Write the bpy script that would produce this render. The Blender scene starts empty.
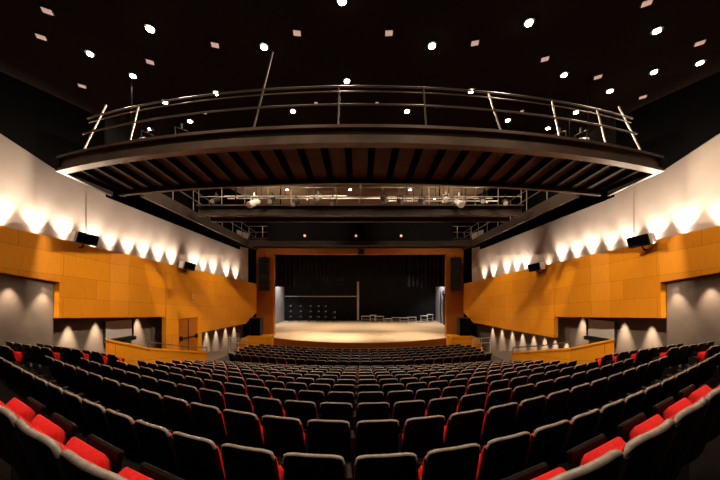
import bpy, math, random
from mathutils import Vector
random.seed(4)
C = bpy.context.scene.collection
sc = bpy.context.scene
E = 4.6            # camera height above the front floor
F = 300.0          # focal length in pixels of the 720 px frame
HY = 290.0         # horizon row

def P(px, py, d):
    """world point seen at a photo pixel, at distance d in front of the lens"""
    return Vector(((px - 360) / F * d, d, E + (HY - py) / F * d))

# ------------------------------------------------------------------ materials
def mat(name, col, rough=0.6, metal=0.0, spec=0.5, var=0.0, scale=6.0, emit=None, estr=0.0, bump=0.0):
    m = bpy.data.materials.new(name); m.use_nodes = True
    nt = m.node_tree; b = nt.nodes['Principled BSDF']
    b.inputs['Base Color'].default_value = (*col, 1)
    b.inputs['Roughness'].default_value = rough
    b.inputs['Metallic'].default_value = metal
    b.inputs['Specular IOR Level'].default_value = spec
    if emit:
        b.inputs['Emission Color'].default_value = (*emit, 1)
        b.inputs['Emission Strength'].default_value = estr
    if var or bump:
        tc = nt.nodes.new('ShaderNodeTexCoord'); n = nt.nodes.new('ShaderNodeTexNoise')
        n.inputs['Scale'].default_value = scale; n.inputs['Detail'].default_value = 5
        nt.links.new(tc.outputs['Object'], n.inputs['Vector'])
        if var:
            r = nt.nodes.new('ShaderNodeValToRGB')
            r.color_ramp.elements[0].position = 0.3; r.color_ramp.elements[1].position = 0.7
            r.color_ramp.elements[0].color = (*[max(0, c * (1 - var)) for c in col], 1)
            r.color_ramp.elements[1].color = (*[min(1, c * (1 + var)) for c in col], 1)
            nt.links.new(n.outputs['Fac'], r.inputs['Fac']); nt.links.new(r.outputs['Color'], b.inputs['Base Color'])
        if bump:
            bp = nt.nodes.new('ShaderNodeBump'); bp.inputs['Strength'].default_value = bump; bp.inputs['Distance'].default_value = 0.02
            nt.links.new(n.outputs['Fac'], bp.inputs['Height']); nt.links.new(bp.outputs['Normal'], b.inputs['Normal'])
    return m

def wood_panels(name, ca, cb, ph=0.78, pl=2.4, slope=0.104, rough=0.45):
    """large wood veneer sheets: joints run along the wall, tone differs sheet by sheet, fine grain"""
    m = bpy.data.materials.new(name); m.use_nodes = True
    nt = m.node_tree; N = nt.nodes; L = nt.links; b = N['Principled BSDF']
    tc = N.new('ShaderNodeTexCoord'); s = N.new('ShaderNodeSeparateXYZ'); L.new(tc.outputs['Object'], s.inputs[0])
    ma = N.new('ShaderNodeMath'); ma.operation = 'MULTIPLY_ADD'; ma.inputs[1].default_value = slope
    L.new(s.outputs['Y'], ma.inputs[0]); L.new(s.outputs['Z'], ma.inputs[2])
    cx = N.new('ShaderNodeCombineXYZ'); L.new(s.outputs['Y'], cx.inputs['X']); L.new(ma.outputs[0], cx.inputs['Y'])
    br = N.new('ShaderNodeTexBrick'); L.new(cx.outputs[0], br.inputs['Vector'])
    br.inputs['Scale'].default_value = 1; br.inputs['Brick Width'].default_value = pl; br.inputs['Row Height'].default_value = ph
    br.inputs['Mortar Size'].default_value = 0.006; br.inputs['Mortar Smooth'].default_value = 0.1; br.inputs['Bias'].default_value = 0
    br.inputs['Color1'].default_value = (*ca, 1); br.inputs['Color2'].default_value = (*cb, 1)
    br.inputs['Mortar'].default_value = (*[c * 0.45 for c in ca], 1)
    mp = N.new('ShaderNodeMapping'); mp.inputs['Scale'].default_value = (9, 1.2, 1); L.new(cx.outputs[0], mp.inputs['Vector'])
    n = N.new('ShaderNodeTexNoise'); n.inputs['Scale'].default_value = 1.6; n.inputs['Detail'].default_value = 6; L.new(mp.outputs[0], n.inputs['Vector'])
    mr = N.new('ShaderNodeMapRange'); mr.inputs['To Min'].default_value = 0.86; mr.inputs['To Max'].default_value = 1.12; L.new(n.outputs['Fac'], mr.inputs['Value'])
    mx = N.new('ShaderNodeMix'); mx.data_type = 'RGBA'; mx.blend_type = 'MULTIPLY'; mx.inputs['Factor'].default_value = 1
    L.new(br.outputs['Color'], mx.inputs[6]); L.new(mr.outputs[0], mx.inputs[7]); L.new(mx.outputs[2], b.inputs['Base Color'])
    b.inputs['Roughness'].default_value = rough; b.inputs['Specular IOR Level'].default_value = 0.3
    return m

def planks(name, ca, cb, rough):
    m = bpy.data.materials.new(name); m.use_nodes = True
    nt = m.node_tree; N = nt.nodes; L = nt.links; b = N['Principled BSDF']
    tc = N.new('ShaderNodeTexCoord'); br = N.new('ShaderNodeTexBrick'); L.new(tc.outputs['Object'], br.inputs['Vector'])
    br.inputs['Scale'].default_value = 1; br.inputs['Brick Width'].default_value = 2.2; br.inputs['Row Height'].default_value = 0.14
    br.inputs['Mortar Size'].default_value = 0.003
    br.inputs['Color1'].default_value = (*ca, 1); br.inputs['Color2'].default_value = (*cb, 1); br.inputs['Mortar'].default_value = (*[c * .5 for c in ca], 1)
    L.new(br.outputs['Color'], b.inputs['Base Color']); b.inputs['Roughness'].default_value = rough
    return m

M = dict(
    orange=wood_panels('orange_wood_veneer', (0.72, 0.265, 0.007), (0.62, 0.215, 0.006)),
    brown=wood_panels('brown_wood_veneer', (0.36, 0.105, 0.009), (0.31, 0.088, 0.008), ph=1.6, slope=0),
    stage=planks('stage_boards', (0.62, 0.42, 0.24), (0.54, 0.36, 0.20), 0.42),
    plaster=mat('warm_grey_plaster', (0.44, 0.355, 0.31), 0.85, var=0.06, scale=1.5),
    lowgrey=mat('dark_grey_plaster', (0.135, 0.10, 0.076), 0.7, var=0.12, scale=2.5),
    black=mat('matt_black_paint', (0.004, 0.0035, 0.0035), 1.0, spec=0.0),
    ceil=mat('dark_ceiling_paint', (0.018, 0.0125, 0.0115), 1.0, spec=0.0, var=0.1, scale=1),
    carpet=mat('charcoal_carpet', (0.011, 0.0085, 0.008), 1.0, spec=0.0, var=0.3, scale=40),
    landing=mat('pale_grey_lino', (0.17, 0.14, 0.115), 0.6, var=0.1, scale=5),
    steel=mat('dark_painted_steel', (0.040, 0.030, 0.026), 0.42, metal=0.3, var=0.25, scale=3),
    fascia=mat('brown_grey_steel', (0.14, 0.088, 0.058), 0.45, metal=0.3, var=0.3, scale=2),
    bridge=mat('brown_black_steel', (0.034, 0.022, 0.016), 0.45, metal=0.3, var=0.3, scale=2),
    tanceil=mat('brown_ceiling_board', (0.20, 0.135, 0.09), 0.9, spec=0.1, var=0.15, scale=.8),  # lamplit ceiling tone put into the colour
    tan=mat('tan_deck_sheet', (0.11, 0.085, 0.065), 0.7, spec=0.1, var=0.15, scale=2),
    chrome=mat('brushed_steel_tube', (0.21, 0.175, 0.15), 0.36, metal=0.7),
    shell=mat('black_seat_shell', (0.006, 0.0045, 0.004), 0.5, spec=0.1, var=0.2, scale=30),
    trim=mat('worn_grey_vinyl_edge', (0.38, 0.315, 0.27), 0.27, spec=0.6, var=0.2, scale=20),  # pale tone paints in the highlight on the seat tops
    red=mat('red_seat_fabric', (0.75, 0.014, 0.012), 0.8, spec=0.25, var=0.15, scale=60),
    arm=mat('black_armrest', (0.022, 0.019, 0.018), 0.5, spec=0.2),
    gear=mat('black_lamp_housing', (0.012, 0.011, 0.010), 0.5, metal=0.1, spec=0.25),
    alu=mat('pale_grey_metal', (0.55, 0.50, 0.45), 0.4, metal=0.4),
    white=mat('white_laminate', (0.62, 0.57, 0.52), 0.5),
    drape=mat('black_stage_drape', (0.012, 0.011, 0.012), 0.95, spec=0.05, var=0.3, scale=8),
    backwall=mat('charcoal_back_wall', (0.012, 0.0115, 0.012), 0.9, spec=0.1, var=0.3, scale=1.2),
    wing=mat('pale_grey_wing_wall', (0.34, 0.33, 0.33), 0.8, var=0.1, scale=2),
    bulb=mat('lit_lamp_glass', (1, 0.9, 0.75), 0.4, emit=(1.0, 0.80, 0.55), estr=60),
    dim=mat('dim_lamp_lens', (0.8, 0.6, 0.5), 0.5, emit=(1.0, 0.62, 0.50), estr=0.45),
    amber=mat('amber_indicator', (0.8, 0.4, 0.2), 0.5, emit=(1.0, 0.42, 0.25), estr=0.8),
    door=wood_panels('door_wood', (0.36, 0.10, 0.006), (0.36, 0.10, 0.006), ph=5, slope=0),
    redpaint=mat('red_alarm_plastic', (0.6, 0.05, 0.03), 0.4),
)

# ------------------------------------------------------------------ mesh builder
class MB:
    def __init__(s): s.v = []; s.f = []; s.mi = []
    def add(s, vs, fs, mi=0):
        b = len(s.v); s.v += [tuple(v) for v in vs]; s.f += [tuple(b + i for i in f) for f in fs]; s.mi += [mi] * len(fs); return s
    def hexa(s, p, mi=0):          # 4 bottom, 4 top points
        return s.add(p, [(3, 2, 1, 0), (4, 5, 6, 7), (0, 1, 5, 4), (1, 2, 6, 5), (2, 3, 7, 6), (3, 0, 4, 7)], mi)
    def box(s, c, d, rz=0, rx=0, mi=0):
        x, y, z = [k / 2 for k in d]; ps = []
        for sz in (-1, 1):
            for sx, sy in ((-1, -1), (1, -1), (1, 1), (-1, 1)):
                px, py, pz = sx * x, sy * y, sz * z
                py, pz = py * math.cos(rx) - pz * math.sin(rx), py * math.sin(rx) + pz * math.cos(rx)
                px, py = px * math.cos(rz) - py * math.sin(rz), px * math.sin(rz) + py * math.cos(rz)
                ps.append((px + c[0], py + c[1], pz + c[2]))
        return s.hexa(ps, mi)
    def cbox(s, c, d, bev=0.02, rz=0, rx=0, mi=0):   # chamfered box
        x, y, z = [k / 2 for k in d]; b = min(bev, x * .9, y * .9, z * .9); rings = []
        def ring(zz, ins):
            a, e = x - ins, y - ins; k = b * 0.6
            return [(-a + k, -e, zz), (a - k, -e, zz), (a, -e + k, zz), (a, e - k, zz), (a - k, e, zz), (-a + k, e, zz), (-a, e - k, zz), (-a, -e + k, zz)]
        vs = ring(-z, b) + ring(-z + b, 0) + ring(z - b, 0) + ring(z, b); o = []
        for px, py, pz in vs:
            py, pz = py * math.cos(rx) - pz * math.sin(rx), py * math.sin(rx) + pz * math.cos(rx)
            px, py = px * math.cos(rz) - py * math.sin(rz), px * math.sin(rz) + py * math.cos(rz)
            o.append((px + c[0], py + c[1], pz + c[2]))
        fs = [tuple(range(7, -1, -1)), tuple(range(24, 32))]
        for r in range(3):
            for k in range(8): fs.append((r * 8 + k, r * 8 + (k + 1) % 8, r * 8 + 8 + (k + 1) % 8, r * 8 + 8 + k))
        return s.add(o, fs, mi)
    def tube(s, pts, r, n=8, mi=0, r2=None):
        pts = [Vector(p) for p in pts]; vs = []; K = len(pts)
        for i, p in enumerate(pts):
            t = (pts[min(i + 1, K - 1)] - pts[max(i - 1, 0)]).normalized()
            up = Vector((0, 0, 1)) if abs(t.z) < 0.9 else Vector((0, 1, 0))
            a = t.cross(up).normalized(); b = t.cross(a)
            rr = r if r2 is None else r + (r2 - r) * i / (K - 1)
            for k in range(n):
                an = 2 * math.pi * k / n; vs.append(p + a * math.cos(an) * rr + b * math.sin(an) * rr)
        fs = [tuple(range(n)), tuple(range((K - 1) * n + n - 1, (K - 1) * n - 1, -1))]
        for i in range(K - 1):
            for k in range(n): fs.append((i * n + k, i * n + n + k, i * n + n + (k + 1) % n, i * n + (k + 1) % n))
        return s.add(vs, fs, mi)
    def slab(s, cols, mi=0):       # cols: list of (inner_bottom, inner_top, outer_top, outer_bottom) points
        vs = [q for c in cols for q in c]; fs = [(3, 2, 1, 0)]
        for i in range(len(cols) - 1):
            a = i * 4; b = a + 4
            for k in range(4): fs.append((a + k, a + (k + 1) % 4, b + (k + 1) % 4, b + k))
        e = (len(cols) - 1) * 4; fs.append((e, e + 1, e + 2, e + 3))
        return s.add(vs, fs, mi)
    def grid_solid(s, front, back, mi=0):  # two nu x nv grids closed into a solid
        nv = len(front); nu = len(front[0]); n = nu * nv
        vs = [p for r in front for p in r] + [p for r in back for p in r]; fs = []
        I = lambda j, i: j * nu + i
        for j in range(nv - 1):
            for i in range(nu - 1):
                fs.append((I(j, i), I(j, i + 1), I(j + 1, i + 1), I(j + 1, i)))
                fs.append((n + I(j, i), n + I(j + 1, i), n + I(j + 1, i + 1), n + I(j, i + 1)))
        edge = [(0, i) for i in range(nu)] + [(j, nu - 1) for j in range(1, nv)] + [(nv - 1, i) for i in range(nu - 2, -1, -1)] + [(j, 0) for j in range(nv - 2, 0, -1)]
        for k in range(len(edge)):
            a = I(*edge[k]); b = I(*edge[(k + 1) % len(edge)]); fs.append((b, a, n + a, n + b))
        return s.add(vs, fs, mi)
    def build(s, name, m, parent=None, smooth=False, origin=None):
        me = bpy.data.meshes.new(name)
        o0 = Vector(origin) if origin is not None else Vector((0, 0, 0))
        me.from_pydata([tuple(Vector(v) - o0) for v in s.v], [], s.f)
        for mm in (m if isinstance(m, (list, tuple)) else [m]): me.materials.append(mm)
        for p, k in zip(me.polygons, s.mi): p.material_index = k
        import bmesh
        bm = bmesh.new(); bm.from_mesh(me); bmesh.ops.recalc_face_normals(bm, faces=bm.faces); bm.to_mesh(me); bm.free()
        if smooth:
            me.polygons.foreach_set('use_smooth', [True] * len(me.polygons))
            try: me.set_sharp_from_angle(angle=math.radians(62))
            except Exception: pass
        o = bpy.data.objects.new(name, me); C.objects.link(o)
        if origin is not None: o.location = o0
        if parent: o.parent = parent
        return o

def tag(o, label=None, cat=None, group=None, kind=None):
    if label: o['label'] = label
    if cat: o['category'] = cat
    if group: o['group'] = group
    if kind: o['kind'] = kind
    return o
def thing(name, label, cat, loc=(0, 0, 0), rz=0, group=None):
    o = bpy.data.objects.new(name, None); C.objects.link(o); o.location = loc; o.rotation_euler = (0, 0, rz)
    return tag(o, label, cat, group)
def struct(name, mb, m, smooth=False): return tag(mb.build(name, m, smooth=smooth), kind='structure')
def copy_tree(o, parent=None):
    c = o.copy(); C.objects.link(c)
    if parent: c.parent = parent
    for ch in list(o.children): copy_tree(ch, c)
    return c
ORD = ['', 'first', 'second', 'third', 'fourth', 'fifth', 'sixth', 'seventh', 'eighth', 'ninth', 'tenth', 'eleventh', 'twelfth',
       'thirteenth', 'fourteenth', 'fifteenth', 'sixteenth', 'seventeenth', 'eighteenth', 'nineteenth', 'twentieth']

# ------------------------------------------------------------------ seating plan
def b_of(i): return [0.68, 1.75, 2.2, 2.9, 3.5, 4.1, 4.9, 5.6, 6.8, 8.2, 10.0, 12.5][i]
def d_of(i): return 0.97 if i == 0 else 1.34 + 1.105 * i
def h_of(i): return 0.675 if i == 0 else 1.08 + 0.21 * i            # top of the seat backs below the eye
SIDE = [6.1, 7.0, 7.9, 8.75, 9.4, 10.0]
def rowc(i, X):
    x = abs(X); b = b_of(i); base = d_of(i) + (0.62, .65, .655, .655, .645, .635, .63)[min(i, 6)] * (math.sqrt(x * x + b * b) - b)
    if i > 5: return base
    side = SIDE[i] + 0.45 * (x - 8.1)
    if x <= 7.5: return base
    if x >= 7.9: return side
    t = (x - 7.5) / 0.4
    return base * (1 - t) + side * t
def frontc(j, X):
    b = 6.0; return 14.9 + 0.80 * j + 0.55 * (math.sqrt(X * X + b * b) - b)
BACK_H = 0.90
def rowz(i): return E - h_of(i) - BACK_H
def frontz(j): return E - (3.50 + 0.035 * j) - BACK_H

# floor: terraces following the rows, then the flatter front floor
XS = [-12.6 + 0.3 * k for k in range(85)]
fl = MB(); lines = []
for X in XS: pass
def edge(i, X): return rowc(i, X) - 0.33
fv = []; zs = []
prof = []
prof.append((lambda X: -3.0, rowz(0)))
for i in range(12):
    z_prev = rowz(i - 1) if i else rowz(0)
    prof.append((lambda X, i=i: edge(i, X), z_prev)); prof.append((lambda X, i=i: edge(i, X), rowz(i)))
prof.append((lambda X: 14.05 + 0.62 * (math.sqrt(X * X + 160) - 12.65), rowz(11)))
prof.append((lambda X: 14.10 + 0.62 * (math.sqrt(X * X + 160) - 12.65), frontz(0)))
prof.append((lambda X: 30.0, frontz(6)))
vs = []; fs = []; nx = len(XS)
for (fy, z) in prof:
    for X in XS: vs.append((X, fy(X), z))
for r in range(len(prof) - 1):
    for k in range(nx - 1): fs.append((r * nx + k, r * nx + k + 1, r * nx + nx + k + 1, r * nx + nx + k))
fl.add(vs, fs); struct('floor', fl, M['carpet'])

# ------------------------------------------------------------------ one seat and its copies
def seat_parts():
    out = []
    # shell of the backrest
    NU, NV = 9, 7; front = []; back = []
    def surf(u, v, off):
        zt = BACK_H - 0.012 - 0.020 * abs(u) ** 6
        z = 0.36 + (zt - 0.36) * v
        w = 0.256 - 0.018 * v ** 1.5 - 0.012 * max(0, v - .85) / .15
        y = 0.02 - 0.13 * v + 0.022 * u * u + off
        return (u * w, y, z)
    us = [-1, -.92, -.7, -.35, 0, .35, .7, .92, 1]
    for j in range(NV):
        v = j / (NV - 1)
        front.append([surf(u, v, 0.018) for u in us]); back.append([surf(u, v, -0.018) for u in us])
    out.append(('back_shell', MB().grid_solid(front, back), 'shell'))
    # rolled edge along the top, its pale colour carrying the lit highlight
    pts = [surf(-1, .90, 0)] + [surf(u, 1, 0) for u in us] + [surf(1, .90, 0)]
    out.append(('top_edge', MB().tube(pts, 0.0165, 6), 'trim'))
    # red back cushion
    front = []; back = []
    us2 = [-1, -.9, -.6, -.2, .2, .6, .9, 1]
    for j in range(7):
        v = j / 6; rf = []; rb = []
        for u in us2:
            vv = 0.24 + 0.66 * v; q = surf(u, vv, 0.022); q = (u * .247, q[1], q[2])
            th = 0.06 * (1 - abs(u) ** 4 * .55) * (1 - (2 * v - 1) ** 8 * .45)
            rb.append(q); rf.append((q[0] * 0.97, q[1] + th, q[2]))
        front.append(rf); back.append(rb)
    out.append(('back_cushion', MB().grid_solid(front, back), 'red'))
    # tipped-up seat: pan and cushion
    t = math.radians(78); c = Vector((0, 0.13, 0.33))
    ax = Vector((0, math.cos(t), math.sin(t))); nr = Vector((0, -math.sin(t), math.cos(t)))
    mid = c + ax * 0.15
    cu = MB().cbox(mid + nr * 0.045, (0.41, 0.30, 0.13), 0.06, rx=t); out.append(('seat_cushion', cu, 'red'))
    out.append(('seat_pan', MB().cbox(mid - nr * 0.038, (0.36, 0.30, 0.03), 0.01, rx=t), 'shell'))
    # armrest on the left of the seat with its floor standard
    out.append(('armrest', MB().cbox((-0.275, 0.20, 0.60), (0.045, 0.20, 0.035), 0.012), 'arm'))
    st = MB().hexa([(-.285, .12, 0), (-.265, .12, 0), (-.265, .24, 0), (-.285, .24, 0), (-.285, .11, .582), (-.265, .11, .582), (-.265, .26, .582), (-.285, .26, .582)])
    out.append(('standard', st, 'arm'))
    return out
PARTS = seat_parts()
seat0 = thing('auditorium_seat', 'x', 'seat')
for nm, mb, mk in PARTS: mb.build(nm, M[mk], seat0, smooth=nm in ('back_shell', 'top_edge', 'back_cushion', 'seat_cushion'))
used = [False]; NS = [0]
def put_seat(x, y, z, r, label, group, wide=1.0):
    o = seat0 if not used[0] else copy_tree(seat0)
    used[0] = True; NS[0] += 1; o.scale = (wide, 1, 1)
    o.location = (x, y, z); o.rotation_euler = (0, 0, r); tag(o, label, 'seat', group)
    return o
bulk = MB(); BULKMAT = ['shell', 'trim', 'red', 'arm']
def put_bulk(x, y, z, r):
    ca, sa = math.cos(r), math.sin(r)
    for nm, mb, mk in PARTS:
        bulk.add([(v[0] * ca - v[1] * sa + x, v[0] * sa + v[1] * ca + y, v[2] + z) for v in mb.v], mb.f, BULKMAT.index(mk))
def widen(i, x): return 1 + (0.032 * min(abs(x), 7) if i in (1, 2) else .14 if i == 0 else 0.022 * min(abs(x), 7) if i in (3, 4) else 0)
def walk(fn, x0, x1, pitch, sgn, row=9):
    """seat centres along a row from x0 outwards to x1 at equal arc spacing"""
    out = []; x = x0; acc = pitch / 2; step = 0.005
    while x < x1:
        s = (fn(sgn * (x + step)) - fn(sgn * x)); acc += math.hypot(step, s); x += step
        if acc >= pitch * widen(row, x):
            acc -= pitch * widen(row, x); X = sgn * x; r = math.atan((fn(X + .02) - fn(X - .02)) / .04); out.append((X, fn(X), r))
    return out
def project(x, y, z): return 360 + F * x / y, HY - F * (z - E) / y
ROWNAME = {1: 'nearest complete row', 2: 'second complete row ahead', 3: 'third complete row ahead', 4: 'fourth complete row ahead', 5: 'fifth complete row ahead',
           6: 'sixth complete row ahead', 7: 'seventh complete row ahead', 8: 'eighth complete row ahead', 9: 'ninth complete row ahead'}
XC = -0.08
for i in range(12):
    lim = {0: 4.2, 1: 7.45, 2: 7.4}.get(i, 6.75)
    if i >= 8: lim = 6.9
    for sgn in (-1, 1):
        fn = lambda X, i=i: rowc(i, X)
        n = 0
        for (X, Y, r) in walk(fn, 0.0, lim, 0.55, sgn, i):
            X += XC; px, py = project(X, Y, rowz(i) + .9)
            n += 1
            side = 'left' if sgn < 0 else 'right'
            if i == 0:
                if py > 494 or px < -14 or px > 734: continue
                k = sum(1 for _ in [0])
                put_seat(X, Y, rowz(0), r, 'x', 'seats of the closest row', widen(0, X)); C.objects  # labelled below
                continue
            if px < -30 or px > 750: continue
            if i <= 9:
                put_seat(X, Y, rowz(i), r, f'black-backed red theatre seat, {ORD[n]} {side} of centre in the {ROWNAME[i]}', f'seats in the {ROWNAME[i]}', widen(i, X))
            else: put_bulk(X, Y, rowz(i), r)
row0 = sorted([o for o in C.objects if o.get('group') == 'seats of the closest row'], key=lambda o: o.location.x)
for s, lst in (('left', [o for o in row0 if o.location.x < 0][::-1]), ('right', [o for o in row0 if o.location.x > 0])):
    for k, o in enumerate(lst):
        for ch in o.children:
            if ch.name.startswith('seat_cushion') or ch.name.startswith('seat_pan'): ch.location.z = .085; ch.location.y = -.035
            if ch.name.startswith('armrest'): ch.scale.y = .6
        o['label'] = f'theatre seat showing its red cushion, {ORD[k + 1]} up from the bottom edge, closest row, {s} side'
for i in range(1, 6):
    for sgn in (-1, 1):
        n = 0
        for (X, Y, r) in walk(lambda X, i=i: rowc(i, X), 7.95, 8.8 if i == 5 else 10.25, 0.55, sgn):
            n += 1; px, py = project(X, Y, rowz(i) + .9)
            if px < -25 or px > 745: continue
            side = 'left' if sgn < 0 else 'right'
            put_seat(X, Y, rowz(i), r, f'theatre seat by the {side} wall, {ORD[n]} from its aisle, {ORD[i]} row of that block', f'seats of the {side} wall block')
for j in range(6):
    for sgn in (-1, 1):
        for (X, Y, r) in walk(lambda X, j=j: frontc(j, X), 0.0, 7.5 - .08 * j, 0.55, sgn): put_bulk(X, Y, frontz(j), r)
tag(bulk.build('distant_seats', [M[k] for k in BULKMAT], smooth=False), 'rows of small black and red theatre seats nearest the stage', 'seats', kind='stuff')

# ------------------------------------------------------------------ side walls
def wx(d, off=0.0): return 12.8 - 0.2 * d + off      # half width of the hall
def top_z(d): return E + 1.98 - 0.104 * (d - 9.14)
def fold(d):                                          # the veneer sheets are folded slightly in and out
    ks = [(4, 0), (9.9, 0.05), (10.7, 0.0), (12.6, .16), (13.2, -.02), (15.3, .10), (18.6, -.05), (21.0, .1), (23.4, 0), (30, 0)]
    for (a, fa), (b, fb) in zip(ks, ks[1:]):
        if a <= d <= b: return fa + (fb - fa) * (d - a) / (b - a)
    return 0
def wall_cols(sg, ds, zb, zt, off, th, lean=0.0):
    cols = []
    for d in ds:
        a, b = zb(d), zt(d); x = wx(d, off)
        f = fold(d) if off == 0 else 0
        cols.append(((sg * (x + f + lean * (b - a)), d, a), (sg * (x + f), d, b), (sg * (x + f + th), d, b), (sg * (x + f + th + lean * (b - a)), d, a)))
    return cols
KD = [9.9, 10.7, 12.6, 13.2, 15.3, 18.6, 21.0]
def span(a, b): return [a] + [k for k in KD if a < k < b] + [b]
for sg, nm in ((-1, 'left'), (1, 'right')):
    w = MB()
    w.slab(wall_cols(sg, span(2.5, 10.68), lambda d: E + .55 - .18 * (d - 9.14), top_z, 0, .22))
    w.slab(wall_cols(sg, span(10.68, 15.25), lambda d: E - 1.0 - .08 * (d - 10.7), top_z, 0, .22, lean=0.02))
    if sg < 0:
        w.slab(wall_cols(sg, [15.25, 16.0], lambda d: E - 3.6, top_z, 0, .22))
        w.slab(wall_cols(sg, [16.0, 17.3], lambda d: E - 1.55, top_z, 0, .22))
        w.slab(wall_cols(sg, [17.3, 17.6], lambda d: E - 3.6, top_z, 0, .22))
        w.slab(wall_cols(sg, span(17.6, 22.2), lambda d: E - 2.48, top_z, 0, .22))
    else:
        w.slab(wall_cols(sg, span(15.25, 22.2), lambda d: E - 2.42, top_z, 0, .22))
    w.slab(wall_cols(sg, [22.2, 23.5], lambda d: E - 2.45 + .55 * (d - 22.2), top_z, 0, .22))
    struct(f'wall_{nm}', w, M['orange'])
    # plaster wall above
    u = MB()
    def zt_up(d): return E + max(4.3, 4.97 - .40 * (d - 9.14))
    u.slab(wall_cols(sg, [2.5, 9.14, 10.8, 11.75], lambda d: top_z(d) - .5, zt_up, .29, .2))
    u.slab(wall_cols(sg, [11.75, 13, 18, 22.8], lambda d: top_z(d) - .5, zt_up, .26, .2))
    struct(f'wall_upper_{nm}', u, M['plaster'])
    # black upper wall leaning inwards up to the ceiling
    k = MB(); cols = []
    for d in (2.5, 6, 9.14, 10.8, 13, 18, 24):
        zb = zt_up(d); x0 = wx(d, .32); x1 = wx(d, -.55) if d < 9.5 else wx(d, -.9)
        cols.append(((sg * x0, d, zb), (sg * x1, d, E + 6.9), (sg * (x0 + .5), d, E + 6.9), (sg * (x0 + .3), d, zb)))
    k.slab(cols); struct(f'wall_top_{nm}', k, M['black'])
    # lower plaster walls under the veneer
    lo = MB()
    lo.slab(wall_cols(sg, [2.5, 10.64], lambda d: -.1, lambda d: E + 2.2 - .15 * d, .21, .2))
    lo.slab(wall_cols(sg, [10.3, 24.5], lambda d: -.1, lambda d: E + .3, 1.1, .2))
    struct(f'wall_lower_{nm}', lo, [M['lowgrey']])
    # soffit closing the recess behind the veneer
    so = MB(); so.slab([((sg * wx(d, .22 + fold(d)), d, E - .75), (sg * wx(d, .22 + fold(d)), d, E - .65), (sg * wx(d, 1.1), d, E - .65), (sg * wx(d, 1.1), d, E - .75)) for d in span(10.7, 23.5)])
    struct(f'trim_{1 if sg < 0 else 2}', so, M['black'])
    # raised landing by the door and ramp down to the front floor
    la = MB(); la.hexa([(sg * x, y, z) for x, y, z in ((8.0, 11.0, 0), (11.2, 11.0, 0), (10.2, 17.6, 0), (7.2, 17.6, 0), (8.0, 11.0, E - 3.6), (11.2, 11.0, E - 3.6), (10.2, 17.6, E - 3.6), (7.2, 17.6, E - 3.6))])
    la.hexa([(sg * x, y, z) for x, y, z in ((7.2, 17.6, 0), (10.2, 17.6, 0), (9.6, 21.5, 0), (7.2, 21.5, 0), (7.2, 17.6, E - 3.6), (10.2, 17.6, E - 3.6), (9.6, 21.5, .03), (7.2, 21.5, .03))])
    struct(f'floor_landing_{nm}', la, M['landing'])
    # low veneered parapet round the side entrance
    pa = MB(); th = .16
    pts = [(9.0, 10.62, -1.80), (8.05, 11.5, -2.3), (7.15, 14.1, -3.0)]
    cols = []
    for q, (x, y, z) in enumerate(pts):
        cols.append(((sg * x, y, 0.2), (sg * x, y, E + z), (sg * (x + .10), y + th, E + z), (sg * (x + .10), y + th, 0.2)))
    pa.slab(cols)
    t = thing('parapet', f'low orange wooden parapet beside the {nm} side entrance', 'parapet', (sg * 8.05, 11.5, 0.2))
    o = pa.build('panel', M['orange'], t); o.location = (-sg * 8.05, -11.5, -.2)
    cp = MB(); cols = []
    for (x, y, z) in pts: cols.append(((sg * (x - .03), y - .02, E + z), (sg * (x - .03), y - .02, E + z + .05), (sg * (x + .13), y + th + .02, E + z + .05), (sg * (x + .13), y + th + .02, E + z)))
    cp.slab(cols); o = cp.build('coping', M['orange'], t); o.location = (-sg * 8.05, -11.5, -.2)
    # tubular handrail on top of the parapet
    rail = [(8.12, 11.58, -2.02), (7.65, 12.9, -2.4), (7.22, 14.15, -2.72)]
    o = MB().tube([(sg * x, y, E + z) for x, y, z in rail], .022).build('handrail', M['chrome'], t); o.location = (-sg * 8.05, -11.5, -.2)
    for (x, y, z) in rail:
        o = MB().tube([(sg * x, y, E + z), (sg * x, y, E + z - .45)], .02).build('post', M['chrome'], t); o.location = (-sg * 8.05, -11.5, -.2)
    # handrail by the wall near the stage
    hr = thing('wall_handrail', f'pale two-bar handrail along the {nm} ramp near the stage', 'handrail', (sg * 7.6, 18, .9))
    for z in (1.42, 1.12):
        o = MB().tube([(sg * 7.75, 17.8, z + .35), (sg * 7.5, 19.9, z - .05)], .025).build('rail', M['alu'], hr); o.location = (-sg * 7.6, -18, -.9)
    for f_ in (0, .5, 1):
        o = MB().tube([(sg * (7.75 - .25 * f_), 17.8 + 2.1 * f_, 1.77 - .4 * f_), (sg * (7.75 - .25 * f_), 17.8 + 2.1 * f_, .85 - .5 * f_)], .022).build('post', M['alu'], hr); o.location = (-sg * 7.6, -18, -.9)
    # board on the recessed wall
    bx = wx(13.6, 1.0); r = -sg * (math.pi / 2) + sg * .2
    nb = thing('wall_board', f'white wall board over a dark tilted ledge in the {nm} recess', 'board', (sg * (bx + .02), 13.8, E - 2.1))
    nb.rotation_euler = (0, 0, sg * math.atan(0.2))
    MB().cbox((0, 0, .3), (.05, 1.25, .8), .01).build('board', M['white'], nb)
    MB().cbox((-sg * .12, 0, -.18), (.26, 1.35, .2), .03).build('ledge', M['gear'], nb)
    for yy in (-.66, .66): MB().cbox((-sg * .03, yy, .25), (.08, .06, .95), .01).build('side_frame', M['gear'], nb)

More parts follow.
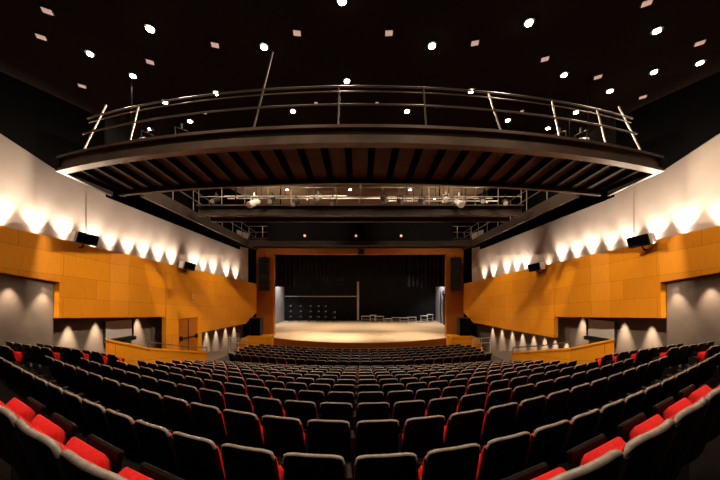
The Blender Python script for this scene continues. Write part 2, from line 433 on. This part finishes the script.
# door with panic bar in the left veneer
d0 = MB(); cols = []
for d in (16.02, 17.28):
    x = -wx(d) - fold(d) - .08; cols.append(((x, d, E - 3.6), (x, d, E - 1.57), (x - .05, d, E - 1.57), (x - .05, d, E - 3.6)))
d0.slab(cols); dr = struct('door_1', d0, M['door'])
xb = -wx(16.6) + .02
MB().tube([(xb - .1, 16.1, E - 2.62), (xb + .05, 17.2, E - 2.62)], .03).build('push_bar', M['gear'], dr)
for yy in (16.1, 17.2): MB().cbox((-wx(yy) - .02, yy, E - 2.62), (.14, .08, .24), .01).build('latch', M['gear'], dr)
MB().box((-wx(16.65) - .02 - fold(16.65), 16.65, E - 2.6), (.03, .012, 2.0), rz=.2).build('centre_joint', M['gear'], dr)

# small alarm beacons on the veneer
for sg, nm, px, py in ((-1, 'left', 193, 297), (1, 'right', 512, 318)):
    d = 12.8 / (abs(px - 360) / F + .2)
    p = P(px, py, d); p.x = sg * (wx(d) + fold(d) - .04)
    a = thing('alarm_beacon', f'tiny alarm beacon on the {nm} orange wall', 'alarm', p)
    MB().cbox((0, 0, 0), (.06, .14, .18), .02).build('base', M['white'], a); MB().cbox((-sg * .05, 0, .02), (.05, .09, .09), .02).build('lens', M['redpaint'], a)

# loudspeakers bracketed at the foot of the plaster wall
for sg, nm, px, py, lab in ((-1, 'left', 86, 239, 'black loudspeaker angled off the {} wall, nearer the camera'), (-1, 'left', 188, 266, 'small black loudspeaker on the {} wall, nearer the stage'),
                            (1, 'right', 640, 241, 'black loudspeaker angled off the {} wall, nearer the camera'), (1, 'right', 536, 267, 'small black loudspeaker on the {} wall, nearer the stage')):
    d = 12.8 / (abs(px - 360) / F + .2); d -= .35
    p = P(px, py, d)
    a = thing('wall_loudspeaker', lab.format(nm), 'loudspeaker', p, rz=-sg * 1.05); a.rotation_euler.y = -sg * .16
    MB().cbox((0, 0, 0), (.62, .40, .40), .03, rx=.12).build('cabinet', M['gear'], a)
    MB().cbox((sg * .345, 0, 0), (.07, .38, .38), .01, rx=.12).build('side_plate', M['white'], a)
    MB().cbox((0, -.205, 0), (.56, .02, .34), .008, rx=.12).build('grille', M['black'], a)
    MB().tube([(0, .1, -.2), (0, .2, -.3), (0, .62, -.3)], .03).build('bracket', M['gear'], a)

# ------------------------------------------------------------------ ceiling and stage end
CZ = E + 6.5
c = MB(); c.box((0, 11, CZ + .15), (26, 28, .3)); struct('ceiling', c, M['ceil'])
c = MB(); c.box((0, 20.2, CZ - .012), (17, 6.6, .024)); struct('ceiling_rear', c, M['tanceil'])  # added strip, its paler colour stands in for lamplight on the ceiling
c = MB(); c.box((0, -2.9, 6), (26, .2, 13)); struct('wall_rear', c, M['black'])
YP = 23.6; SZ = E - 3.62
# proscenium: brown veneer frame standing in a black front wall
OX = 6.8; OT = E + 2.82
w = MB()
for sg in (-1, 1): w.hexa([(sg * x, y, z) for x, y, z in ((8.2, YP, 0), (13, YP, 0), (13, YP + .4, 0), (8.2, YP + .4, 0), (8.2, YP, CZ), (13, YP, CZ), (13, YP + .4, CZ), (8.2, YP + .4, CZ))])
w.box((0, YP + .3, (OT + .5 + CZ) / 2), (16.4, .4, CZ - OT - .5)); struct('wall_proscenium', w, M['black'])
w = MB()
for sg in (-1, 1): w.box((sg * (OX + .68), YP + .25, (OT + .45) / 2), (1.36, .5, OT + .45))
w.box((0, YP + .25, OT + .22), (2 * OX, .5, .45)); struct('trim_3', w, M['brown'])
# stage floor with the bowed front
def apron(X): return YP - 3.0 * (1 - (X / 7.6) ** 2)
n = 25; xs = [-7.4 + 14.8 * k / (n - 1) for k in range(n)]
st = MB(); cols = [((x, apron(x), 0), (x, apron(x), SZ), (x, YP + 12, SZ), (x, YP + 12, 0)) for x in xs]
st.slab(cols); fl2 = struct('floor_stage', st, M['stage'])
for sg in (-1, 1): pass
c = MB()
for sg in (-1, 1): c.box((sg * 10, YP + 6.2, SZ - .2), (5.2, 11.6, .4))
struct('floor_wings', c, M['stage'])
ft = MB(); cols = [((x, apron(x) - .06, 0), (x, apron(x) - .06, SZ - .03), (x, apron(x) - .005, SZ - .03), (x, apron(x) - .005, 0)) for x in xs]
ft.slab(cols); struct('trim_4', ft, M['brown'])
# black stage house
YB = YP + 11.8
c = MB(); c.box((0, YB + .1, SZ + 4), (26, .2, 9)); struct('wall_stage_back', c, M['backwall'])
c = MB(); c.box((0, YP + 6, SZ + 8.6), (26, 12.4, .2)); struct('ceiling_stage', c, M['black'])
for sg, nm in ((-1, 'left'), (1, 'right')):
    c = MB(); c.box((sg * 9.0, YP + 8.3, SZ + 4), (.2, 6.8, 9)); c.box((sg * 11, YP + 4.9, SZ + 4), (4.2, .1, 9)); struct(f'wall_wing_{nm}', c, M['wing'])

def curtain(x0, x1, y, z0, z1, label, fold_w=.35, amp=.07, name='stage_curtain', mk='drape'):
    n = max(8, int(abs(x1 - x0) / fold_w * 6)); f = []; b = []
    for z in (z0, z1):
        f.append([(x0 + (x1 - x0) * k / n, y + amp * math.sin(2 * math.pi * (x1 - x0) / fold_w * k / n), z) for k in range(n + 1)])
        b.append([(q[0], q[1] + .03, q[2]) for q in f[-1]])
    o = MB().grid_solid(f, b).build(name, M[mk], smooth=True, origin=((x0 + x1) / 2, y, z0)); tag(o, label, 'curtain', 'black stage drapes')
    return o
curtain(-7.6, 7.6, YP + 2.2, E + 1.35, SZ + 8.4, 'wide black border drape hanging across the top of the stage opening')
curtain(-7.7, -5.5, YP + 1.9, E + .28, SZ + 8.4, 'short black drape at the upper left of the stage opening')
curtain(4.0, 7.7, YP + 1.9, E + .28, SZ + 8.4, 'short black drape at the upper right of the stage opening')
curtain(-7.6, 7.7, YB - .5, E + 1.5, SZ + 8.4, 'black drape border high on the back of the stage')

# things standing on the stage
p = P(358, 321, YB - .45)
t = thing('scenery_pole', 'pale vertical pole standing at the middle of the stage back wall', 'pole', (p.x, YB - .2, SZ))
MB().cbox((0, 0, 2.3), (.24, .12, 4.6), .02).build('shaft', M['alu'], t); MB().cbox((0, 0, .03), (.5, .3, .06), .01).build('foot', M['gear'], t)
t = thing('wall_pipe', 'thin pale horizontal pipe across the left half of the stage back wall', 'pipe', (-4.7, YB - .1, E - .75))
MB().tube([(-4.1, 0, 0), (4.3, 0, 0)], .05).build('tube', M['alu'], t)
for k in range(3): MB().tube([(-3.6 + 3.6 * k, .12, 0), (-3.6 + 3.6 * k, 0, 0)], .03).build('bracket', M['gear'], t)
for k, px in enumerate((290, 300, 310, 318, 325, 334)):
    d = YB - 1.4 - .1 * k; x = (px - 360) / F * d
    t = thing('lighting_stand', f'black stand with small lamps at the stage back left, {ORD[k + 1]} from the left', 'lighting stand', (x, d, SZ), group='lighting stands at the back of the stage')
    hgt = 1.85 if k < 5 else 1.2
    MB().tube([(0, 0, .04), (0, 0, hgt)], .025).build('pole', M['gear'], t)
    for a in (0.5, 2.6, 4.7): MB().tube([(0, 0, .35), (.35 * math.cos(a), .35 * math.sin(a), .012)], .016).build('leg', M['gear'], t)
    for z in ([.55, 1.15, 1.75] if k < 5 else [.5, 1.1]):
        l = MB().tube([(-.16, 0, z), (.12, -.12, z + .08)], .09, 8).build('lamp_head', M['gear'], t)
        MB().tube([(.12, -.12, z + .08), (.135, -.126, z + .085)], .085, 8).build('lens', M['alu'], l)
def trestle(x, d, w, h, label):
    t = thing('folding_trestle', label, 'trestle', (x, d, SZ), group='metal frames stacked at the back of the stage')
    for z in (h, h * .5): MB().tube([(-w / 2, 0, z), (w / 2, 0, z)], .03).build('bar', M['alu'], t)
    for s in (-1, 1):
        for q in (-1, 1): MB().tube([(s * w / 2, 0, h), (s * w / 2, q * .28, 0)], .028).build('leg', M['alu'], t)
    MB().cbox((0, 0, h + .03), (w + .1, .5, .05), .01).build('top', M['alu'], t)
for k, (px, w_, h_) in enumerate(((366, 1.0, .62), (373, .6, .78), (379, 1.0, .6), (388, .7, .4), (396, .9, .45), (404, .9, .5), (412, .9, .5), (424, .7, .72), (430, .6, .8))):
    d = YB - 1.3 - .12 * (k % 2) * 6; trestle((px - 360) / F * d, d, w_, h_, f'pale metal frame at the back of the stage, {ORD[k + 1]} from the pole')
# hanging cable and pipes in the right wing
t = thing('cable_loop', 'dark bundle of cables hanging on the pale right wing wall', 'cable', (8.55, 32, SZ + 1.2))
MB().tube([(.2, -.4, 1.9), (.1, -.9, 2.3), (0, -1.4, 2.0), (0, -1.5, .8), (.1, -1.2, -1.15)], .09).build('cable', M['gear'], t)
MB().tube([(.2, .6, 2.2), (.1, .1, 2.0), (.0, -.1, .6), (.1, 0, -1.15)], .06).build('hose', M['gear'], t)
# hanging flood lamps over the stage back
for k, px in enumerate((325, 341)):
    t = thing('stage_flood', f'dim flood lamp hung over the stage back, {("left", "right")[k]} of the two', 'lamp', (P(px, 276, YB - 2).x, YB - 2.0, E + 1.2))
    MB().cbox((0, 0, 0), (.6, .25, .28), .04).build('housing', M['gear'], t)
    MB().tube([(0, 0, .14), (0, 0, SZ + 8.5 - E - 1.2)], .02).build('hanger_rod', M['gear'], t)

# stage side blocks, stairs, loudspeakers
for sg, nm in ((-1, 'left'), (1, 'right')):
    t = thing('stage_plinth', f'orange wooden block at the {nm} end of the stage front', 'plinth', (sg * 7.35, 21.9, 0))
    MB().cbox((0, 0, .6), (1.7, 1.5, 1.2), .02).build('body', M['orange'], t); MB().cbox((0, 0, 1.225), (1.76, 1.56, .05), .01).build('top', M['orange'], t)
    t = thing('stage_stairs', f'small wooden stairs up to the {nm} end of the stage', 'stairs', (sg * 8.55, 21.4, 0))
    for k in range(4): MB().box((0, k * .3, .12 + .12 * k), (.6, .3, .24 * (k + 1))).build('step', M['orange'], t)
    t = thing('line_array_speaker', f'tall black loudspeaker column hung on the {nm} side of the proscenium', 'loudspeaker', (sg * 7.45, YP - .25, E - .05))
    for k in range(6): MB().cbox((0, 0, .22 + .43 * k), (.74, .4, .41), .03).build('cabinet', M['gear'], t)
    MB().tube([(0, .1, 2.6), (0, .26, 2.75)], .03).build('hanger_rod', M['gear'], t)
    t = thing('stage_subwoofer', f'black bass loudspeaker box at the {nm} foot of the proscenium', 'loudspeaker', (sg * 7.7, 22.3, 1.25))
    MB().cbox((0, 0, .65), (.8, .7, 1.3), .03).build('cabinet', M['gear'], t); MB().cbox((0, -.36, .65), (.75, .02, 1.2), .008).build('grille', M['black'], t)
t = thing('projector', 'small black projector box at the middle of the proscenium beam', 'projector', (0.1, YP - .1, OT - .05))
MB().cbox((0, 0, .25), (.5, .3, .5), .03).build('body', M['gear'], t); MB().tube([(0, -.15, .2), (0, -.22, .2)], .09).build('lens', M['black'], t)
MB().tube([(0, 0, .5), (0, .18, .6)], .03).build('mount', M['gear'], t)

# ------------------------------------------------------------------ catwalks
PZ = E + 2.95
def arc(R, y0): return lambda x: y0 + R - math.sqrt(R * R - x * x)
fa = arc(20.4, 6.0); fb = arc(27.0, 8.35)
cw = thing('lighting_catwalk', 'wide bowed black steel catwalk hanging closest to the camera', 'catwalk', (0, 7, PZ))
def kid(mb, nm, m, par, smooth=False, off=(0, 7, PZ)):
    o = mb.build(nm, m, par, smooth=smooth)
    o.location = (-off[0], -off[1], -off[2])
    return o
n = 33; HX = 7.5; xs = [-HX + 2 * HX * k / (n - 1) for k in range(n)]
m = MB()   # front channel: flanges and web
m.slab([((x, fa(x), PZ), (x, fa(x), PZ + .07), (x, fa(x) + .22, PZ + .07), (x, fa(x) + .22, PZ)) for x in xs])
m.slab([((x, fa(x) + .07, PZ + .07), (x, fa(x) + .07, PZ + .30), (x, fa(x) + .12, PZ + .30), (x, fa(x) + .12, PZ + .07)) for x in xs])
m.slab([((x, fa(x) - .02, PZ + .30), (x, fa(x) - .02, PZ + .36), (x, fa(x) + .25, PZ + .36), (x, fa(x) + .25, PZ + .30)) for x in xs])
kid(m, 'front_beam', M['fascia'], cw)
m = MB(); m.slab([((x, fb(x) - .12, PZ - .02), (x, fb(x) - .12, PZ + .34), (x, fb(x), PZ + .34), (x, fb(x), PZ - .02)) for x in xs]); kid(m, 'rear_beam', M['steel'], cw)
m = MB(); m.slab([((x, fa(x) + .12, PZ + .11), (x, fa(x) + .12, PZ + .17), (x, fb(x) - .12, PZ + .17), (x, fb(x) - .12, PZ + .11)) for x in xs]); kid(m, 'deck', M['tan'], cw)
nj = 30
for k in range(nj):
    x = -HX + .12 + (2 * HX - .24) * k / (nj - 1); m = MB(); x2 = x * 1.045; w_ = .075
    y1, y2 = fa(x) + .12, fb(min(x2, HX)) - .12
    if abs(x2) > HX: x2 = math.copysign(HX, x)
    m.hexa([(x - w_, y1, PZ + .05), (x + w_, y1, PZ + .05), (x2 + w_, y2, PZ + .05), (x2 - w_, y2, PZ + .05), (x - w_, y1, PZ + .11), (x + w_, y1, PZ + .11), (x2 + w_, y2, PZ + .11), (x2 - w_, y2, PZ + .11)])
    kid(m, 'joist', M['black'], cw)
for s in (-1, 1):
    m = MB(); x = s * HX; m.hexa([(x - .05, fa(x), PZ), (x + .05, fa(x), PZ), (x + .05 + s * .3, fb(x), PZ), (x - .05 + s * .3, fb(x), PZ), (x - .05, fa(x), PZ + .34), (x + .05, fa(x), PZ + .34), (x + .05 + s * .3, fb(x), PZ + .34), (x - .05 + s * .3, fb(x), PZ + .34)]); kid(m, 'end_beam', M['steel'], cw)
RB = .10    # the railing leans back by this much per metre
def rail_pt(x, h): return (x * (1 - .012 * h), fa(x) + .08 + RB * h * 2, PZ + .36 + h)
rxs = [-6.85 + 13.7 * k / 32 for k in range(33)]
for h in (.95, .52):
    kid(MB().tube([rail_pt(x, h) for x in rxs], .019), 'rail', M['chrome'], cw, True)
kid(MB().tube([(rail_pt(x, .87)[0], rail_pt(x, .87)[1] + .06, rail_pt(x, .87)[2]) for x in rxs], .011), 'rail', M['chrome'], cw, True)
def catx(px):     # x on the front beam seen in a photo column
    lo, hi = -HX, HX
    for _ in range(40):
        mid = (lo + hi) / 2
        if 360 + F * mid / fa(mid) < px: lo = mid
        else: hi = mid
    return lo
for px in (127, 338, 427, 562, 609):
    x = catx(px); kid(MB().tube([rail_pt(x, 0), rail_pt(x, .95)], .019), 'post', M['chrome'], cw)
for px, hh in ((80, 1.35), (252, 2.0), (503, 1.0), (645, 1.35)):
    x = catx(px); a = Vector(rail_pt(x, 0)); b = Vector(rail_pt(x, hh)); b.x -= .10 * math.copysign(1, x) * hh; b.y += .1
    kid(MB().tube([a, b], .021), 'mast', M['chrome'], cw)
for s in (-1, 1):
    for y in (9.2,): kid(MB().tube([(s * 7.0, y, PZ + .4), (s * 7.0, y, CZ)], .02), 'hanger_rod', M['black'], cw)

# second catwalk and third bridge, straight
def bridge(y, hx, zb, depth, label, railh, fas):
    t = thing('lighting_bridge', label, 'catwalk', (0, y, zb))
    kb = lambda mb, nm, mm: kid(mb, nm, mm, t, off=(0, y, zb))
    m = MB(); m.box((0, y + .05, zb + .035), (2 * hx, .3, .07)); m.box((0, y + .08, zb + fas / 2), (2 * hx, .06, fas)); m.box((0, y + .05, zb + fas), (2 * hx, .3, .06)); kb(m, 'front_beam', M['bridge'])
    m = MB(); m.box((0, y + depth, zb + fas / 2), (2 * hx, .1, fas)); kb(m, 'rear_beam', M['steel'])
    m = MB(); m.box((0, y + depth / 2 + .06, zb + .24), (2 * hx, depth - .2, .05)); kb(m, 'deck', M['black'])
    for h in (railh, railh * .52): kb(MB().tube([(-hx, y + .1, zb + fas + h), (hx, y + .1, zb + fas + h)], .022), 'rail', M['chrome'])
    k = int(hx / .85)
    for q in range(-k, k + 1): kb(MB().tube([(q * hx / k, y + .1, zb + fas), (q * hx / k, y + .1, zb + fas + railh)], .02), 'post', M['chrome'])
    for q in (-.8, .8): kb(MB().tube([(q * hx, y + depth / 2, zb + .3), (q * hx, y + depth / 2, CZ)], .03), 'hanger_rod', M['black'])
    return t
bridge(12.0, 6.5, E + 2.97, 1.1, 'straight steel lighting bridge crowded with lamps, second from the camera', .75, .40)
b3 = bridge(19.6, 7.3, E + 2.88, 1.0, 'dark steel lighting bridge just above the proscenium', .8, .5)
# dark masking panel on the third bridge with amber indicators
mp = thing('masking_panel', 'long black panel with three amber lights between the two rear bridges', 'panel', (0, 17.0, E + 2.75))
MB().box((0, 0, .62), (10.5, .08, 1.15)).build('panel', M['black'], mp)
for px in (305, 356, 401):
    MB().cbox((P(px, 236, 17).x, -.06, E + .18 * 17 - E - 2.75), (.12, .05, .12), .01).build('indicator_lamp', M['amber'], mp)
MB().tube([(-4.5, 0, 1.2), (-4.5, 0, CZ - E - 2.75)], .03).build('hanger_rod', M['black'], mp)
MB().tube([(4.5, 0, 1.2), (4.5, 0, CZ - E - 2.75)], .03).build('hanger_rod', M['black'], mp)

# side galleries joining the bridges
for sg, nm in ((-1, 'left'), (1, 'right')):
    t = thing('side_gallery', f'black steel gallery running along the top of the {nm} wall', 'gallery', (sg * 8, 9.4, PZ))
    kg = lambda mb, n_, mm: kid(mb, n_, mm, t, off=(sg * 8, 9.4, PZ))
    def gx(y): return 8.05 + (y - 9.4) * .062
    ys = [9.5, 12, 15, 18, 22.5]
    m = MB(); m.slab([((sg * gx(y), y, PZ), (sg * gx(y), y, PZ + .5), (sg * (gx(y) - .12), y, PZ + .5), (sg * (gx(y) - .12), y, PZ)) for y in ys]); kg(m, 'outer_beam', M['black'])
    m = MB(); m.slab([((sg * (gx(y) - 1.1), y, PZ), (sg * (gx(y) - 1.1), y, PZ + .42), (sg * (gx(y) - 1.2), y, PZ + .42), (sg * (gx(y) - 1.2), y, PZ)) for y in ys]); kg(m, 'inner_beam', M['bridge'])
    m = MB(); m.slab([((sg * (gx(y) - .1), y, PZ + .2), (sg * (gx(y) - .1), y, PZ + .25), (sg * (gx(y) - 1.1), y, PZ + .25), (sg * (gx(y) - 1.1), y, PZ + .2)) for y in ys]); kg(m, 'deck', M['black'])
    for h in (.9, .5): kg(MB().tube([(sg * (gx(y) - 1.15), y, PZ + .42 + h) for y in ys], .022), 'rail', M['chrome'])
    for q in range(9):
        y = 9.7 + q * 1.55; kg(MB().tube([(sg * (gx(y) - 1.15), y, PZ + .42), (sg * (gx(y) - 1.15), y, PZ + 1.32)], .02), 'post', M['chrome'])
    for y in (11, 16, 21): kg(MB().tube([(sg * (gx(y) - .5), y, PZ + .25), (sg * (gx(y) - .5), y, CZ)], .03), 'hanger_rod', M['black'])
    m = MB(); m.slab([((sg * gx(y), y, PZ + .5), (sg * gx(y), y, PZ + 2.6), (sg * (gx(y) + .05), y, PZ + 2.6), (sg * (gx(y) + .05), y, PZ + .5)) for y in ys]); kg(m, 'backing_panel', M['black'])

for k, (y, z, x0, x1) in enumerate(((13.4, 3.75, -5.8, 5.9), (13.75, 4.3, -6.2, -.6), (13.5, 4.0, 1.3, 6.2), (13.6, 4.15, -6.0, 6.0), (13.9, 3.65, 2.0, 5.0))):
    t = thing('lamp_bar', ('long pale scaffold tube low behind the second lighting bridge', 'short pale tube highest on the left half behind the second bridge', 'short pale tube at middle height on the right half behind the second bridge', 'long pale scaffold tube high behind the second lighting bridge', 'short pale tube lowest on the right half behind the second bridge')[k], 'bar', (0, y, E + z))
    MB().tube([(x0, 0, 0), (x1, 0, 0)], .028).build('tube', M['alu'], t)
    for q in range(5):
        x = x0 + (x1 - x0) * (q + .5) / 5; MB().tube([(x, 0, 0), (x, 0, 6.5 - z)], .014).build('hanger_rod', M['gear'], t)
        MB().cbox((x, 0, -.04), (.09, .09, .12), .02).build('clamp', M['alu'], t)
# theatre lamps clamped on the bridges
def spotlight(loc, rz, tilt, label, group, mk='gear', lit=False, size=1.0):
    t = thing('theatre_spotlight', label, 'spotlight', loc, rz, group)
    s = size; ca, sa = math.cos(tilt), math.sin(tilt)
    A = lambda y, z: (0, y * ca - z * sa, y * sa + z * ca)
    MB().tube([A(.28 * s, 0), A(.22 * s, 0), A(-.05 * s, 0), A(-.30 * s, 0)], .10 * s, 10, r2=.13 * s).build('housing', M[mk], t, smooth=True)
    MB().tube([A(-.302 * s, 0), A(-.315 * s, 0)], .115 * s, 10).build('lens', M['bulb' if lit else 'alu'], t)
    MB().tube([(-.15 * s, 0, 0), (-.15 * s, 0, .26 * s), (.15 * s, 0, .26 * s), (.15 * s, 0, 0)], .018 * s, 6).build('yoke', M[mk], t)
    MB().tube([(0, 0, .26 * s), (0, 0, .40 * s)], .03 * s, 6).build('mount_clamp', M[mk], t)
    return t
k = 0
for px, py in ((216, 197), (254, 200), (272, 197), (296, 200), (318, 196), (333, 199), (384, 196), (400, 198), (422, 198), (446, 196), (459, 200), (482, 197), (505, 199)):
    k += 1; big = px in (254, 459)
    spotlight(P(px, py, 11.5) + Vector((0, 0, -.12)), random.uniform(-.5, .5), .5, f'theatre spotlight on the second bridge, {ORD[k]} from the left', 'spotlights on the second bridge', 'alu' if big or k % 5 == 0 else 'gear', size=1.0 if big else .72)
k = 0
for px, py, rz in ((150, 131, 1.1), (188, 124, .8), (557, 131, -.8), (578, 124, -1.1)):
    k += 1
    x = P(px, py, 8.3); t = spotlight((x.x, 8.0 if abs(x.x) < 4.9 else 8.2, PZ + 1.08), rz, .35, f'black theatre spotlight on a stand upon the front catwalk, {ORD[k]} from the left', 'spotlights on the front catwalk')
    MB().tube([(0, .03, -.1), (0, .03, -.8)], .02).build('stand_pole', M['chrome'], t)
    for a in (.5, 2.6, 4.7): MB().tube([(0, .03, -.4), (.28 * math.cos(a), .03 + .28 * math.sin(a), -.82)], .016).build('leg', M['chrome'], t)

# ------------------------------------------------------------------ ceiling downlights
LAMPS = [(90, 55, 1), (150, 30, 1.6), (133, 77, 1), (216, 94, 1), (165, 103, 1), (264, 48, 1.3), (342, 2, 1.8), (347, 82, 1), (293, 112, 1.1), (407, 112, 1.1), (432, 47, 1.4), (529, 24, 1.5),
         (471, 92, 1), (564, 76, 1), (654, 73, 1), (657, 32, 1.2), (700, 64, 1), (610, 92, 1), (508, 121, 1), (190, 122, 1), (150, 130, .8), (548, 129, .8), (576, 113, .8),
         (287, 190, 1.2), (350, 190, 1.2), (410, 190, 1.2), (435, 199, 1.2), (472, 207, 1.3), (247, 206, 1.2)]
LAMPS.sort()
lampobjs = []
WARM = (1.0, 0.80, 0.58)
def spot(name, loc, target, power, angle, blend=.6, rad=.05, col=WARM):
    l = bpy.data.lights.new(name, 'SPOT'); l.energy = power; l.spot_size = math.radians(angle); l.spot_blend = blend; l.shadow_soft_size = rad; l.color = col
    o = bpy.data.objects.new(name, l); C.objects.link(o); o.location = loc
    o.rotation_euler = (Vector(target) - Vector(loc)).to_track_quat('-Z', 'Y').to_euler(); return o
def disc(r, z0, z1, n=14):
    return MB().tube([(0, 0, z0), (0, 0, z1)], r, n)
KL = 300
for k, (px, py, s) in enumerate(LAMPS):
    d = 6.42 * F / (HY - py); p = P(px, py, d); p.z = CZ
    a, b = k + 1, len(LAMPS) - k
    lab = f'glowing round ceiling downlight, {ORD[a]} from the left of all ceiling downlights' if a <= b else f'glowing round ceiling downlight, {ORD[b]} from the right of all ceiling downlights'
    t = thing('ceiling_downlight', lab, 'ceiling light', p, group='lit ceiling downlights')
    ring = disc(.13, -.05, 0); ring.build('housing', M['gear'], t)
    disc(.055 + .018 * s, -.075, -.05, 12).build('lens', M['bulb'], t)
    spot('downlight_beam', (p.x, p.y, CZ - .12), (p.x, p.y, 0), KL * (1.0 if d < 14 else .8), 130, .8, .05)
for k, (x, y) in enumerate(((-6, 3.6), (-2.1, 3.2), (2.1, 3.2), (6, 3.6), (-4.5, 0), (0, -.3), (4.5, 0))):  # added out-of-view spots without fittings, lighting the catwalk fascia and seat backs
    spot('downlight_beam', (x, y, CZ - .12), (x, y, 0), KL * 1.0, 140, .8, .05)
DIM = [(47, 11), (41, 37), (215, 45), (150, 62), (82, 86), (297, 33), (389, 33), (475, 43), (545, 59), (598, 77), (643, 97), (647, 3), (700, 43), (205, 113), (316, 103), (377, 103), (437, 106), (522, 111)]
DIM.sort()
for k, (px, py) in enumerate(DIM):
    d = 6.46 * F / (HY - py); p = P(px, py, d); p.z = CZ
    a, b = k + 1, len(DIM) - k
    lab = f'dim square ceiling lamp, {ORD[a]} from the left of the square ceiling lamps' if a <= b else f'dim square ceiling lamp, {ORD[b]} from the right of the square ceiling lamps'
    t = thing('square_ceiling_lamp', lab, 'ceiling light', p, rz=math.atan2(-p.x, 12), group='dim square ceiling lamps')
    s = 1 if py < 100 else .6
    MB().cbox((0, 0, -.02), (.23 * s, .20 * s, .04), .01).build('housing', M['gear'], t)
    MB().cbox((0, 0, -.045), (.18 * s, .15 * s, .03), .01).build('lens', M['dim'], t)

# ------------------------------------------------------------------ light fittings in the walls, plus added fill spots
UP = [8, 43, 70, 97, 115, 133, 148, 163, 176, 198, 207, 217, 230, 239]
UPD = sorted([12.8 / ((360 - px) / F + .2) for px in UP] + [7.7, 6.2])
KU = 95
for sg in (-1, 1):
    for d in UPD:
        off = .29 if d < 11.75 else .26
        x = sg * wx(d, off - .17); z = top_z(d) + .02
        f = random.uniform(.6, 1.3)
        spot('cove_uplight', (x, d, z), (sg * wx(d, off + .02), d, z + .3), KU * .14 * f, 120, 1, .03, (1.0, .84, .66))
        x = sg * wx(d, off - .28)
        spot('cove_uplight', (x, d, z), (sg * wx(d, off + .08), d, z + .95), KU * 3.0 * f, 74, 1, .03, (1.0, .84, .66))
    for d in (6.5, 7.6, 8.6, 9.45, 10.3):
        x = sg * wx(d, -.08); z = E + .55 - .18 * (d - 9.14) - .05
        spot('soffit_downlight', (x, d, z), (sg * wx(d, .2), d, z - 1.5), 330, 54, 1, .03)
    spot('soffit_downlight', (sg * wx(10.2, .1), 10.2, E + .28), (sg * wx(10.68, .12), 10.68, E - .5), 40, 56, 1, .03)
    for d in (11.8, 12.8, 14.7):
        x = sg * wx(d, .85); z = E - .82
        spot('soffit_downlight', (x, d, z), (sg * wx(d, 1.05), d, z - 2.8), 1500, 36, .9, .03)
    for d in ((17.9, 18.7, 19.5, 20.4, 21.4, 22.4) if sg < 0 else (15.6, 16.3, 17.0, 17.8, 18.7, 19.6, 20.6, 21.6)):
        x = sg * wx(d, .9); z = E - 2.2
        spot('soffit_downlight', (x, d, z), (sg * wx(d, 1.05), d, z - 2.2), 1100, 34, .9, .03)
    for y, tx in ((7.6, 6.2), (8.6, 4.4)): spot('deck_uplight', (sg * wx(y + 3, -.15), y + 3, top_z(y + 3) - .2), (sg * tx, y - .4, PZ + .2), 360, 50, 1, .05)  # added spots without fittings, brighten the catwalk underside
    # added spots under the ceiling, without fittings, to brighten the veneer
    for (lx, ly, ty, tz, pw) in ((3.0, 7.6, 9.5, .9, 2700), (3.2, 7.8, 13.0, .2, 2900), (4.0, 12.2, 17.5, -.4, 2900), (4.5, 12.4, 21.5, -.6, 1900)):
        spot('wall_wash', (-sg * lx * .2, ly, CZ - .4), (sg * wx(ty), ty, E + tz), pw, 60, 1, .1, (1, .82, .6))
for x in (-5.5, 5.5): spot('bridge_uplight', (x, 17.6, E + 4.2), (x, 20.2, CZ), 500, 120, 1, .05)  # added fill without fittings, brightens the brown ceiling strip
# stage lighting
for x, tx, ty, pw in ((-4.4, -4.6, 23.8, 1700), (-1.8, -2.1, 22.9, 2600), (0.6, .3, 23.2, 1700), (4.0, 4.2, 23.2, 2400), (-2.0, -5.5, 27, 900), (1.8, 5.5, 27, 800)):
    spot('stage_spot', (x, YP - .35, OT - .25), (tx, ty, SZ), pw * 1.35, 62, 1, .12, (1, .86, .70))
for x in (-4.5, 0, 4.5): spot('stage_spot', (x, 29.5, SZ + 7.5), (x, 29.8, SZ), 2800, 78, 1, .12, (1, .86, .70))
for sg in (-1, 1): spot('wing_light', (sg * 8.3, YP + 8.5, SZ + 6), (sg * 8.9, YP + 9, SZ + 1.5), 1600, 90, 1, .1, (.95, .95, 1))
spot('back_light', P(330, 262, YB - 1.0), P(330, 300, YB + .2), 40, 110, 1, .1, (.95, .95, 1))

w = bpy.data.worlds.new('dark_hall'); sc.world = w; w.use_nodes = True
w.node_tree.nodes['Background'].inputs[0].default_value = (0.02, 0.013, 0.009, 1); w.node_tree.nodes['Background'].inputs[1].default_value = .3

# ------------------------------------------------------------------ camera
cd = bpy.data.cameras.new('camera'); cam = bpy.data.objects.new('camera', cd); C.objects.link(cam)
cd.sensor_width = 36; cd.lens = 36 * F / 720; cd.shift_y = (HY - 240) / 720; cd.clip_start = .05; cd.clip_end = 200
cam.location = (0, 0, E); cam.rotation_euler = (math.pi / 2, 0, 0); sc.camera = cam
sc.view_settings.view_transform = 'Standard'; sc.view_settings.look = 'None'; sc.view_settings.gamma = 1; sc.view_settings.use_curve_mapping = False
sc.view_settings.exposure = 0.0
print('seats', NS[0])
